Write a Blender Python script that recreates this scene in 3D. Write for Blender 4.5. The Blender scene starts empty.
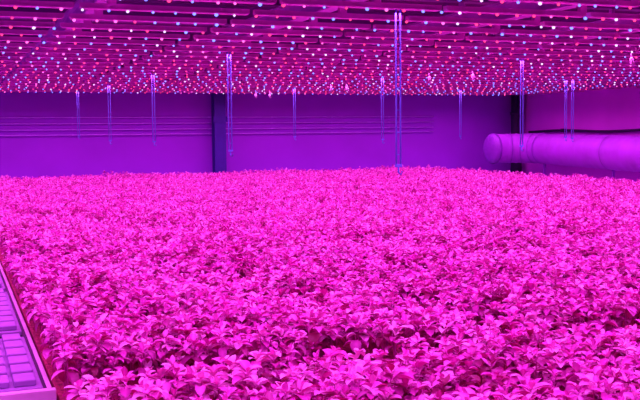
import bpy, bmesh, math
import numpy as np
from mathutils import Matrix, Vector

rng = np.random.default_rng(7)
scene = bpy.context.scene
scene.view_settings.view_transform = 'Standard'
scene.view_settings.look = 'None'

# ---------------------------------------------------------------- materials
def mat(name, col, rough=0.5, metal=0.0, noise=0.12, nscale=6.0, bump=0.0, spec=0.5):
    m = bpy.data.materials.new(name); m.use_nodes = True
    nt = m.node_tree; b = nt.nodes['Principled BSDF']
    b.inputs['Roughness'].default_value = rough
    b.inputs['Metallic'].default_value = metal
    b.inputs['Specular IOR Level'].default_value = spec
    tc = nt.nodes.new('ShaderNodeTexCoord')
    n = nt.nodes.new('ShaderNodeTexNoise'); n.inputs['Scale'].default_value = nscale
    n.inputs['Detail'].default_value = 4
    nt.links.new(tc.outputs['Object'], n.inputs['Vector'])
    r = nt.nodes.new('ShaderNodeValToRGB')
    r.color_ramp.elements[0].position = 0.3; r.color_ramp.elements[1].position = 0.7
    r.color_ramp.elements[0].color = (*[c*(1-noise) for c in col], 1)
    r.color_ramp.elements[1].color = (*[min(1, c*(1+noise)) for c in col], 1)
    nt.links.new(n.outputs['Fac'], r.inputs['Fac'])
    nt.links.new(r.outputs['Color'], b.inputs['Base Color'])
    if bump:
        bp = nt.nodes.new('ShaderNodeBump'); bp.inputs['Strength'].default_value = bump
        bp.inputs['Distance'].default_value = 0.02
        nt.links.new(n.outputs['Fac'], bp.inputs['Height'])
        nt.links.new(bp.outputs['Normal'], b.inputs['Normal'])
    return m

def emis(name, col, s):
    m = bpy.data.materials.new(name); m.use_nodes = True
    nt = m.node_tree; nt.nodes.clear()
    e = nt.nodes.new('ShaderNodeEmission'); o = nt.nodes.new('ShaderNodeOutputMaterial')
    e.inputs['Color'].default_value = (*col, 1); e.inputs['Strength'].default_value = s
    nt.links.new(e.outputs[0], o.inputs['Surface'])
    m.cycles.emission_sampling = 'NONE'
    return m

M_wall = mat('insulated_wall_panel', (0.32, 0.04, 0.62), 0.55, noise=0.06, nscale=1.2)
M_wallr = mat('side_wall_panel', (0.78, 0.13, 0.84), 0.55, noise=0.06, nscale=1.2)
M_floor = mat('concrete_floor', (0.3, 0.2, 0.35), 0.7, noise=0.2)
M_ceil = mat('ceiling_sheet', (0.10, 0.02, 0.13), 0.7)
M_bar = mat('painted_fixture_metal', (0.82, 0.22, 0.68), 0.4)
M_beam = mat('galvanised_beam', (0.62, 0.25, 0.68), 0.45)
M_joist = mat('dark_joist_steel', (0.22, 0.08, 0.3), 0.5)
M_cable = mat('steel_hanger', (0.15, 0.36, 0.72), 0.6, spec=0.2)
M_col = mat('column_steel', (0.035, 0.03, 0.25), 0.5)
M_rail = mat('wall_rail_paint', (0.6, 0.28, 0.9), 0.4)
M_duct = mat('duct_fabric', (0.46, 0.09, 0.72), 0.5, noise=0.12, nscale=2.5, bump=0.15)
M_dark = mat('dark_rubber', (0.02, 0.01, 0.05), 0.6)
M_ring = mat('duct_collar', (0.30, 0.07, 0.55), 0.4)
M_soil = mat('damp_substrate', (0.3, 0.02, 0.07), 0.8, noise=0.5, nscale=40, bump=0.6)
M_tray = mat('foam_tray', (0.29, 0.24, 0.44), 0.6, noise=0.1, nscale=12)
M_white = mat('white_plastic_edge', (0.75, 0.8, 0.75), 0.35)
M_leg = mat('bench_steel', (0.4, 0.35, 0.5), 0.4, metal=0.5)

def wall_seams(m, scale):
    nt = m.node_tree; b = nt.nodes['Principled BSDF']
    tc = nt.nodes.new('ShaderNodeTexCoord')
    w = nt.nodes.new('ShaderNodeTexWave'); w.wave_type = 'BANDS'; w.bands_direction = 'X' if scale > 0 else 'Y'
    w.inputs['Scale'].default_value = abs(scale)
    nt.links.new(tc.outputs['Object'], w.inputs['Vector'])
    bp = nt.nodes.new('ShaderNodeBump'); bp.inputs['Strength'].default_value = 0.12; bp.inputs['Distance'].default_value = 0.02
    nt.links.new(w.outputs['Fac'], bp.inputs['Height'])
    nt.links.new(bp.outputs['Normal'], b.inputs['Normal'])
wall_seams(M_wall, 0.35); wall_seams(M_wallr, -0.35)

# leaf
M_leaf = bpy.data.materials.new('basil_leaf'); M_leaf.use_nodes = True
nt = M_leaf.node_tree; nt.nodes.clear()
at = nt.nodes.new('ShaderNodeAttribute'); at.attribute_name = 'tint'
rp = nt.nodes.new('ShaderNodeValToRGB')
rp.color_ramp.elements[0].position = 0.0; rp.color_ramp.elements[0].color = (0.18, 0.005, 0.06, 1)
rp.color_ramp.elements[1].position = 1.0; rp.color_ramp.elements[1].color = (0.96, 0.85, 0.96, 1)  # pale end puts pinkish highlights into the leaf colour
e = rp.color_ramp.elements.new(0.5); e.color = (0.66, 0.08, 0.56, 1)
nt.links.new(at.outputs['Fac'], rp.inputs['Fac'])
pb = nt.nodes.new('ShaderNodeBsdfPrincipled'); pb.inputs['Roughness'].default_value = 0.33
nt.links.new(rp.outputs['Color'], pb.inputs['Base Color'])
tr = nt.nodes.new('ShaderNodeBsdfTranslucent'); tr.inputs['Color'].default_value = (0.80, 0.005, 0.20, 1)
mx = nt.nodes.new('ShaderNodeMixShader'); mx.inputs['Fac'].default_value = 0.17
o = nt.nodes.new('ShaderNodeOutputMaterial')
nt.links.new(pb.outputs[0], mx.inputs[1]); nt.links.new(tr.outputs[0], mx.inputs[2]); nt.links.new(mx.outputs[0], o.inputs['Surface'])

# ---------------------------------------------------------------- helpers
class MB:
    def __init__(s): s.bm = bmesh.new()
    def box(s, x0, x1, y0, y1, z0, z1, mi=0):
        vs = [s.bm.verts.new(p) for p in [(x0,y0,z0),(x1,y0,z0),(x1,y1,z0),(x0,y1,z0),(x0,y0,z1),(x1,y0,z1),(x1,y1,z1),(x0,y1,z1)]]
        for f in [(0,3,2,1),(4,5,6,7),(0,1,5,4),(1,2,6,5),(2,3,7,6),(3,0,4,7)]:
            fc = s.bm.faces.new([vs[i] for i in f]); fc.material_index = mi
    def tube(s, pts, radii, seg=12, mi=0, cap=True, smooth=True):
        rings = []
        P = [Vector(p) for p in pts]
        if not hasattr(radii, '__len__'): radii = [radii]*len(P)
        for i, p in enumerate(P):
            t = (P[min(i+1, len(P)-1)] - P[max(i-1, 0)]).normalized()
            a = Vector((0,0,1)) if abs(t.z) < 0.9 else Vector((1,0,0))
            u = t.cross(a).normalized(); v = t.cross(u).normalized()
            rings.append([s.bm.verts.new(p + (u*math.cos(2*math.pi*k/seg) + v*math.sin(2*math.pi*k/seg))*radii[i]) for k in range(seg)])
        for a, b in zip(rings, rings[1:]):
            for k in range(seg):
                f = s.bm.faces.new([a[k], a[(k+1)%seg], b[(k+1)%seg], b[k]]); f.material_index = mi; f.smooth = smooth
        if cap:
            for r in (rings[0], rings[-1]):
                f = s.bm.faces.new(r); f.material_index = mi
    def done(s, name, mats, parent=None, bevel=0):
        bmesh.ops.recalc_face_normals(s.bm, faces=s.bm.faces)
        me = bpy.data.meshes.new(name); s.bm.to_mesh(me); s.bm.free()
        for m in (mats if isinstance(mats, list) else [mats]): me.materials.append(m)
        ob = bpy.data.objects.new(name, me); scene.collection.objects.link(ob)
        if parent: ob.parent = parent
        if bevel:
            md = ob.modifiers.new('bevel', 'BEVEL'); md.width = bevel; md.segments = 2
        return ob
def empty(name):
    ob = bpy.data.objects.new(name, None); scene.collection.objects.link(ob); return ob

XL, XR, YF, YB, ZC = -4.0, 13.7, -2.6, 21.0, 3.35
# ---------------------------------------------------------------- room
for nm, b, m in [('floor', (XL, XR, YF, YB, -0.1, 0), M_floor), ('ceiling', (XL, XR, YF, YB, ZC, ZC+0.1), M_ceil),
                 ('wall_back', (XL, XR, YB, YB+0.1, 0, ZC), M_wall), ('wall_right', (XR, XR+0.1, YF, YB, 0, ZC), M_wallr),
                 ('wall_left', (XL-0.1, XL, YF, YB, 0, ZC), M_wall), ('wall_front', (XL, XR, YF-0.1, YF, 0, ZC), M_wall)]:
    q = MB(); q.box(*b); q.done(nm, m)

# column: I-section with base plate
q = MB()
cx, cy = 5.66, 20.72
q.box(cx-0.13, cx+0.13, cy-0.13, cy-0.10, 0, ZC-0.01)
q.box(cx-0.13, cx+0.13, cy+0.10, cy+0.13, 0, ZC-0.01)
q.box(cx-0.05, cx+0.05, cy-0.10, cy+0.10, 0, ZC-0.01)
q.box(cx-0.2, cx+0.2, cy-0.2, cy+0.2, 0, 0.02)
q.box(cx-0.16, cx+0.16, cy-0.15, cy-0.13, 2.02, 2.14)
q.done('support_column', M_col)

# wall rails
for z in (2.13, 2.00, 1.87, 1.76):
    q = MB()
    q.tube([(XL+0.3, YB-0.06, z), (11.2, YB-0.06, z)], 0.012, 6)
    for x in np.arange(XL+0.5, 11.2, 1.5): q.box(x-0.015, x+0.015, YB-0.06, YB, z-0.015, z+0.015)
    q.done('wall_rail', M_rail)

# added blue fill lamp, hidden behind the bench, to tint the lower wall
ws = empty('added_blue_wall_fill')
q = MB(); q.box(-3.4, 12.4, 20.16, 20.26, 0.0, 0.10); q.box(-3.4, 12.4, 20.15, 20.17, 0.10, 0.14); q.done('added_fill_box', M_bar, ws)
L = bpy.data.lights.new('strip', 'AREA'); L.shape = 'RECTANGLE'; L.size = 15.6; L.size_y = 0.05; L.energy = 20; L.color = (0.15, 0.12, 1.0)
lo = bpy.data.objects.new('strip', L); lo.location = (4.5, 20.22, 0.16); lo.rotation_euler = (math.radians(155), 0, 0)
scene.collection.objects.link(lo); lo.parent = ws

# dark tube put in for the corner's vertical shade + dark cable along the right wall
q = MB(); q.tube([(13.45, 20.72, 0), (13.45, 20.72, ZC)], 0.14, 16)
for z in (1.2, 2.2, 2.9): q.tube([(13.45, 20.72, z-0.03), (13.45, 20.72, z+0.03)], 0.165, 16)
q.done('corner_shade_tube', M_dark)
q = MB()
pts = [(13.62, y, 1.76 - 0.035*math.sin((y-3)/3.2*math.pi)**2) for y in np.linspace(2, 20.4, 60)]
q.tube(pts, 0.03, 8)
for y in np.arange(3, 20.4, 3.2): q.box(13.58, XR, y-0.03, y+0.03, 1.72, 1.80)
q.done('wall_cable', M_dark)

# ---------------------------------------------------------------- air duct
duct = empty('air_duct')
dx = 13.12
def dzc(y): return 1.21 + 0.13*max(0, min(1, (y-13)/6.5))
def dR(y): return 0.385 - 0.035*max(0, min(1, (y-13)/6.5))
pts = [(dx, y, dzc(y)) for y in np.linspace(1.0, 19.05, 360)]
for a in np.linspace(0, 90, 26)[1:]:
    a = math.radians(a); pts.append((dx-0.75+0.75*math.cos(a), 19.05+0.75*math.sin(a), dzc(19.5)))
ex = dx-0.92; ey = 19.8; ez = dzc(19.5)
pts.append((ex, ey, ez))
rad = [dR(p[1]) + (0.010 if i % 5 == 0 else 0.0) + 0.004*math.sin(i*0.21) for i, p in enumerate(pts)]
q = MB(); q.tube(pts, rad, 40, cap=False); q.done('duct_body', M_duct, duct)
R = dR(19.8)
q = MB()   # collar and domed end
q.tube([(ex+0.03, ey, ez), (ex+0.03, ey, ez), (ex-0.01, ey, ez)], [R, R+0.02, R+0.02], 40, cap=False)
prof = [(ex-0.01-0.16*math.sin(t), (R+0.005)*math.cos(t)) for t in np.linspace(0, math.pi/2*0.97, 9)]
q.tube([(ex+0.0, ey, ez)] + [(p[0], ey, ez) for p in prof], [R+0.02] + [p[1] for p in prof], 40)
q.done('end_cap', [M_ring, M_dark], duct)
for a in (20, 45, 70):     # elbow segment seams
    a = math.radians(a); c = Vector((dx-0.75+0.75*math.cos(a), 19.05+0.75*math.sin(a), ez)); t = Vector((-math.sin(a), math.cos(a), 0))
    q = MB(); q.tube([c-t*0.012, c+t*0.012], R+0.016, 40, cap=False); q.done('elbow_seam', M_ring, duct)
for y in (4.5, 8.5, 12.5, 16.5, 19.0):
    q = MB(); q.tube([(dx, y-0.015, dzc(y)), (dx, y+0.015, dzc(y))], dR(y)+0.016, 40, cap=False)
    q.box(dx-0.03, dx+0.03, y-0.02, y+0.02, 0, dzc(y)-dR(y)+0.02)
    q.done('strap', M_ring, duct)

# ---------------------------------------------------------------- ceiling structure
bx = [-2.4, -0.6, 1.1, 2.85, 4.6, 6.35, 8.15, 10.0, 11.8]
for x in bx:
    q = MB()
    q.box(x-0.06, x+0.06, 0.0, 20.6, 2.72, 2.735); q.box(x-0.012, x+0.012, 0.0, 20.6, 2.735, 2.86); q.box(x-0.06, x+0.06, 0.0, 20.6, 2.86, 2.88)
    for y in np.arange(0.6, 20.6, 2.48): q.box(x-0.02, x+0.02, y-0.02, y+0.02, 2.88, 2.98)
    q.done('ceiling_beam', M_beam)
for y in np.arange(0.6, 20.8, 2.48):
    q = MB(); q.box(XL+0.02, XR-0.02, y-0.07, y+0.07, 2.98, 3.0); q.box(XL+0.02, XR-0.02, y-0.015, y+0.015, 3.0, 3.2); q.box(XL+0.02, XR-0.02, y-0.07, y+0.07, 3.2, 3.22)
    for x in np.arange(-3, 13.5, 2.2): q.box(x-0.02, x+0.02, y-0.02, y+0.02, 3.22, ZC)
    q.done('ceiling_joist', M_joist)
for x in (0.3, 5.4, 9.2):
    q = MB(); q.tube([(x, 0, 2.93), (x, 20.8, 2.93)], 0.035, 10); q.done('ceiling_pipe', M_beam)

# ---------------------------------------------------------------- LED grow lights
led = empty('led_grow_light_array')
rows = np.arange(0.6, 20.0, 0.62)
q = MB()
for y in rows:
    x = -2.9
    while x < 12.5:
        q.box(x, x+1.22, y-0.028, y+0.028, 2.634, 2.664)
        q.box(x+0.01, x+1.21, y-0.038, y+0.038, 2.625, 2.634)
        x += 1.26
    for xb in bx:
        q.box(xb-0.03, xb+0.03, y-0.02, y+0.02, 2.664, 2.719)
q.done('fixture_housings', M_bar, led)
bm = bmesh.new(); bmesh.ops.create_icosphere(bm, subdivisions=1, radius=1)
sv = np.array([v.co[:] for v in bm.verts]); sf = np.array([[v.index for v in f.verts] for f in bm.faces]); bm.free()
C = []; mi = []
for j, y in enumerate(rows):
    ph = rng.uniform(0, 0.16)
    for x in np.arange(-2.84+ph, 12.58, 0.155):
        C.append((x + rng.uniform(-.02, .02), y, 2.617))
        mi.append(int(rng.choice(4, p=[.34, .36, .12, .18])))
C = np.array(C); n = len(C)
rr = rng.uniform(0.010, 0.016, n)
V = (C[:, None, :] + sv[None]*rr[:, None, None]*np.array([1, 1, 0.85])).reshape(-1, 3)
F = (sf[None] + (np.arange(n)*len(sv))[:, None, None]).reshape(-1, 3)
me = bpy.data.meshes.new('led_domes'); me.from_pydata(V.tolist(), [], F.tolist())
me.materials.append(emis('led_blue', (0.14, 0.18, 1.0), 3.2)); me.materials.append(emis('led_red', (1.0, 0.04, 0.20), 2.2))
me.materials.append(emis('led_white', (0.7, 0.5, 1.0), 2.2)); me.materials.append(emis('led_pink', (1.0, 0.12, 0.6), 2.2))
me.polygons.foreach_set('material_index', np.repeat(np.array(mi, dtype=np.int32), len(sf)))
ob = bpy.data.objects.new('led_domes', me); scene.collection.objects.link(ob); ob.parent = led
for i, y in enumerate(rows):
    L = bpy.data.lights.new('bar_light', 'AREA'); L.shape = 'RECTANGLE'; L.size = 15.4; L.size_y = 0.06
    L.energy = 80; L.color = (1.0, 0.09, 1.0); L.spread = math.radians(162)
    lo = bpy.data.objects.new('bar_light', L); lo.location = (4.85, y, 2.598); scene.collection.objects.link(lo); lo.parent = led

# ---------------------------------------------------------------- hangers
def snap(y): return float(rows[np.argmin(abs(rows-y))])
hang = [(3.02, 6.3, 1.49, 1), (2.83, 9.95, 1.55, 1), (2.76, 13.6, 1.63, 0), (2.62, 16.6, 1.63, 0), (2.4, 19.1, 1.72, 0),
        (6.5, 9.85, 1.55, 0), (6.38, 13.9, 1.62, 0), (6.25, 17.1, 1.66, 0), (9.9, 17.1, 1.64, 0), (9.82, 13.6, 1.62, 0), (9.96, 13.6, 1.60, 0), (9.9, 9.8, 1.55, 0),
        (-0.7, 6.3, 1.5, 0), (-0.7, 9.9, 1.55, 0)]
for x, y, zb, rung in hang:
    y = snap(y); q = MB(); g = 0.017
    for s_ in (-1, 1):
        q.tube([(x+s_*g, y, zb+0.03), (x+s_*g, y, 2.624)], 0.0065, 6)
    if rung:
        for z in np.arange(zb+0.1, 2.6, 0.16): q.box(x-g, x+g, y-0.003, y+0.003, z-0.003, z+0.003)
    q.box(x-0.024, x+0.024, y-0.010, y+0.010, zb+0.01, zb+0.03)
    q.tube([(x, y, zb+0.02), (x, y, zb-0.03), (x+0.02, y, zb-0.045), (x+0.03, y, zb-0.02)], 0.007, 6)
    q.done('hanging_cable', M_cable)
for x, y in [(6.54, 12.15), (6.9, 12.0), (6.55, 15.5), (6.25, 15.6), (5.85, 18.3), (6.15, 18.3), (7.1, 8.6)]:
    y = snap(y); q = MB(); z = 2.51
    q.tube([(x, y, 2.624), (x+0.01, y, z+0.05)], 0.004, 6)
    q.tube([(x+0.01, y, z+0.05), (x+0.01, y, z+0.04), (x+0.018, y, z-0.01), (x+0.03, y, z-0.035)], [0.008, 0.018, 0.024, 0.014], 10)
    q.done('hanging_plug', M_white)

# ---------------------------------------------------------------- benches
BX0, BX1 = 0.38, 10.4
def bench(name, x0, x1, y0, y1, soil=True):
    p = empty(name)
    q = MB(); q.box(x0, x1, y0, y1, 0.70, 0.755); q.done('bench_top', M_soil if soil else M_dark, p)
    q = MB()
    zt = 0.758 if soil else 0.79
    q.box(x0-0.02, x1+0.02, y0-0.03, y0+0.005, 0.68, zt)
    q.box(x0-0.02, x1+0.02, y1, y1+0.03, 0.66, 0.758)
    q.box(x0-0.02, x0, y0, y1, 0.68, 0.756); q.box(x1, x1+0.02, y0, y1, 0.68, 0.756)
    q.done('edge_rail', M_white if not soil else M_soil, p, 0.004)
    q = MB()
    for x in np.linspace(x0+0.1, x1-0.1, max(2, int((x1-x0)/2.2)+1)):
        for y in np.linspace(y0+0.15, y1-0.15, max(2, int((y1-y0)/2.4)+1)):
            q.box(x-0.025, x+0.025, y-0.025, y+0.025, 0, 0.66)
            q.box(x-0.05, x+0.05, y-0.05, y+0.05, 0, 0.01)
        q.box(x-0.02, x+0.02, y0+0.02, y1-0.02, 0.64, 0.70)
    q.done('legs', M_leg, p)
    return p
bench('growing_bench', BX0, BX1, 1.0, 3.28)
bench('growing_bench', BX0, BX1, 3.62, 19.6)
bench('seedling_bench', -1.6, 0.33, 3.70, 19.6, soil=False)
y = 3.76
while y < 19:
    for x0 in (-1.54, -0.61):
        q = MB(); w = 0.92; d = 1.00 if y < 4.2 else 1.30
        if y + d > 19.6: d = 19.55 - y
        q.box(x0, x0+w, y, y+d, 0.757, 0.780)
        nx = 9; ny = max(3, int(d/0.16))
        for i in range(nx):
            for j in range(ny):
                cw = (w-0.03)/nx; cd = (d-0.03)/ny
                q.box(x0+0.015+i*cw+0.008, x0+0.015+(i+1)*cw-0.008, y+0.015+j*cd+0.018, y+0.015+(j+1)*cd-0.018, 0.780, 0.805)
        q.done('empty_seedling_tray', M_tray, None, 0.005)
    y += d + 0.14

# ---------------------------------------------------------------- basil
def leafmesh(base, yaw, pitch, L, W, curl, fold, tint, nr):
    N = len(yaw)
    u = np.linspace(0, 1, nr)
    a = pitch[:, None] - curl[:, None]*u[None]
    du = 1/(nr-1)
    ca = np.cos(a); sa = np.sin(a)
    r = np.concatenate([np.zeros((N, 1)), np.cumsum((ca[:, 1:]+ca[:, :-1])/2*du, 1)], 1)*L[:, None]
    z = np.concatenate([np.zeros((N, 1)), np.cumsum((sa[:, 1:]+sa[:, :-1])/2*du, 1)], 1)*L[:, None]
    wu = np.sin(np.pi*np.clip(u, 0, 1)**0.88)**0.72*0.97 + 0.03*(1-u)
    wu[0] = 0.06; wu[-1] = 0.02
    dx = np.cos(yaw); dy = np.sin(yaw)
    out = np.zeros((N, nr, 3, 3))
    for vi, v in enumerate((-1, 0, 1)):
        lat = v*wu[None]*W[:, None]
        lift = abs(v)*wu[None]*W[:, None]*fold[:, None]
        rr_ = r - lift*sa; zz = z + lift*ca
        out[:, :, vi, 0] = base[:, 0:1] + dx[:, None]*rr_ - dy[:, None]*lat
        out[:, :, vi, 1] = base[:, 1:2] + dy[:, None]*rr_ + dx[:, None]*lat
        out[:, :, vi, 2] = np.maximum(base[:, 2:3] + zz, 0.762)
    verts = out.reshape(-1, 3)
    f = []
    for i in range(nr-1):
        for vi in range(2):
            k = i*3+vi; f.append((k, k+1, k+4, k+3))
    f = np.array(f)
    faces = (f[None] + (np.arange(N)*nr*3)[:, None, None]).reshape(-1, 4)
    tv = np.repeat(tint[:, None], nr*3, 1).reshape(N, nr, 3)
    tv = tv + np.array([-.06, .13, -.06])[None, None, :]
    return verts, faces, tv.reshape(-1)

def plants(y0, y1, sp, nr, full):
    gx = np.arange(BX0+0.02, BX1-0.02, sp); gy = np.arange(y0, y1, sp)
    X, Y = np.meshgrid(gx, gy); X = X.ravel(); Y = Y.ravel()
    X = X + rng.uniform(-.030, .030, X.shape); Y = Y + rng.uniform(-.030, .030, Y.shape)
    keep = rng.random(len(X)) > 0.045
    X = X[keep]; Y = Y[keep]
    n = len(X)
    und = 0.020*np.sin(X*2.1+1)*np.sin(Y*1.7) + 0.016*np.sin(X*5.3+Y*3.1) + 0.012*np.sin(Y*9.1-X*4.0)
    H = 0.905 + und + rng.normal(0, 0.026, n)
    py = rng.uniform(0, 2*np.pi, n)
    pt = rng.normal(0, 0.14, n) + 0.05*np.sin(X*3.3+Y*1.9) + 0.05*np.sin(Y*4.7-X*1.3)
    size = rng.uniform(0.8, 1.15, n)
    if full: tiers = [(3, 1.05, .030, .004, .5), (4, .65, .045, -.004, .8), (4, .28, .055, -.022, 1.0), (4, .0, .056, -.052, 1.0)]
    else:    tiers = [(3, .95, .036, .004, .5), (4, .5, .050, -.006, .8), (4, .1, .055, -.032, 1.0)]
    parts = []
    for ti, (c, p, L, zo, cu) in enumerate(tiers):
        for k in range(c):
            yaw = py + ti*0.8 + 2*np.pi*k/c + rng.normal(0, .25, n)
            base = np.stack([X+0.004*np.cos(yaw), Y+0.004*np.sin(yaw), H+zo+rng.normal(0, .006, n)], 1)
            Ln = L*size*rng.uniform(.8, 1.2, n)
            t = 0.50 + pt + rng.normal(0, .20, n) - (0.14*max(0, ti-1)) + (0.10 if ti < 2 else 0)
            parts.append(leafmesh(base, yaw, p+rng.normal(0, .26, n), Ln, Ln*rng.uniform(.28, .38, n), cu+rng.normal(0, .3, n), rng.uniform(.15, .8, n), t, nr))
    a = np.zeros(n)
    for yw in (0, np.pi/2):
        base = np.stack([X, Y, np.full(n, .762)], 1)
        parts.append(leafmesh(base, py+yw, a+1.5, H-.762, a+.005, a, a, a+.2, 3))
    vs, fs, ts = [], [], []; off = 0
    for v, f, t in parts:
        vs.append(v); fs.append(f+off); ts.append(t); off += len(v)
    return np.concatenate(vs), np.concatenate(fs), np.concatenate(ts)

def tomesh(name, V, F, T, parent):
    me = bpy.data.meshes.new(name)
    me.vertices.add(len(V)); me.vertices.foreach_set('co', V.astype(np.float32).ravel())
    me.loops.add(F.size); me.loops.foreach_set('vertex_index', F.astype(np.int32).ravel())
    me.polygons.add(len(F)); me.polygons.foreach_set('loop_start', np.arange(0, F.size, 4, dtype=np.int32))
    me.update(calc_edges=True)
    me.polygons.foreach_set('use_smooth', np.ones(len(F), dtype=bool))
    at = me.attributes.new('tint', 'FLOAT', 'POINT'); at.data.foreach_set('value', np.clip(T, 0, 1).astype(np.float32))
    me.materials.append(M_leaf); me.update()
    ob = bpy.data.objects.new(name, me); scene.collection.objects.link(ob); ob.parent = parent
    print(name, len(V), len(F))
crop = empty('basil_crop')
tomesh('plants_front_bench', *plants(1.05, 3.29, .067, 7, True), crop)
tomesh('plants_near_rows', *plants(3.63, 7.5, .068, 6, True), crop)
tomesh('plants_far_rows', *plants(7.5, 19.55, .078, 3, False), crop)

# ---------------------------------------------------------------- world + camera
w = bpy.data.worlds.new('dark_room'); scene.world = w; w.use_nodes = True
w.node_tree.nodes['Background'].inputs[0].default_value = (0.02, 0.0, 0.03, 1)
cam = bpy.data.cameras.new('camera'); cam.sensor_width = 36; cam.lens = 950/640*36
co = bpy.data.objects.new('camera', cam); scene.collection.objects.link(co)
Rm = Matrix.Rotation(math.radians(-21.3), 4, 'Z') @ Matrix.Rotation(math.radians(90-4.03), 4, 'X') @ Matrix.Rotation(math.radians(-0.54), 4, 'Z')
co.matrix_world = Matrix.Translation((0, 0, 1.75)) @ Rm
scene.camera = co
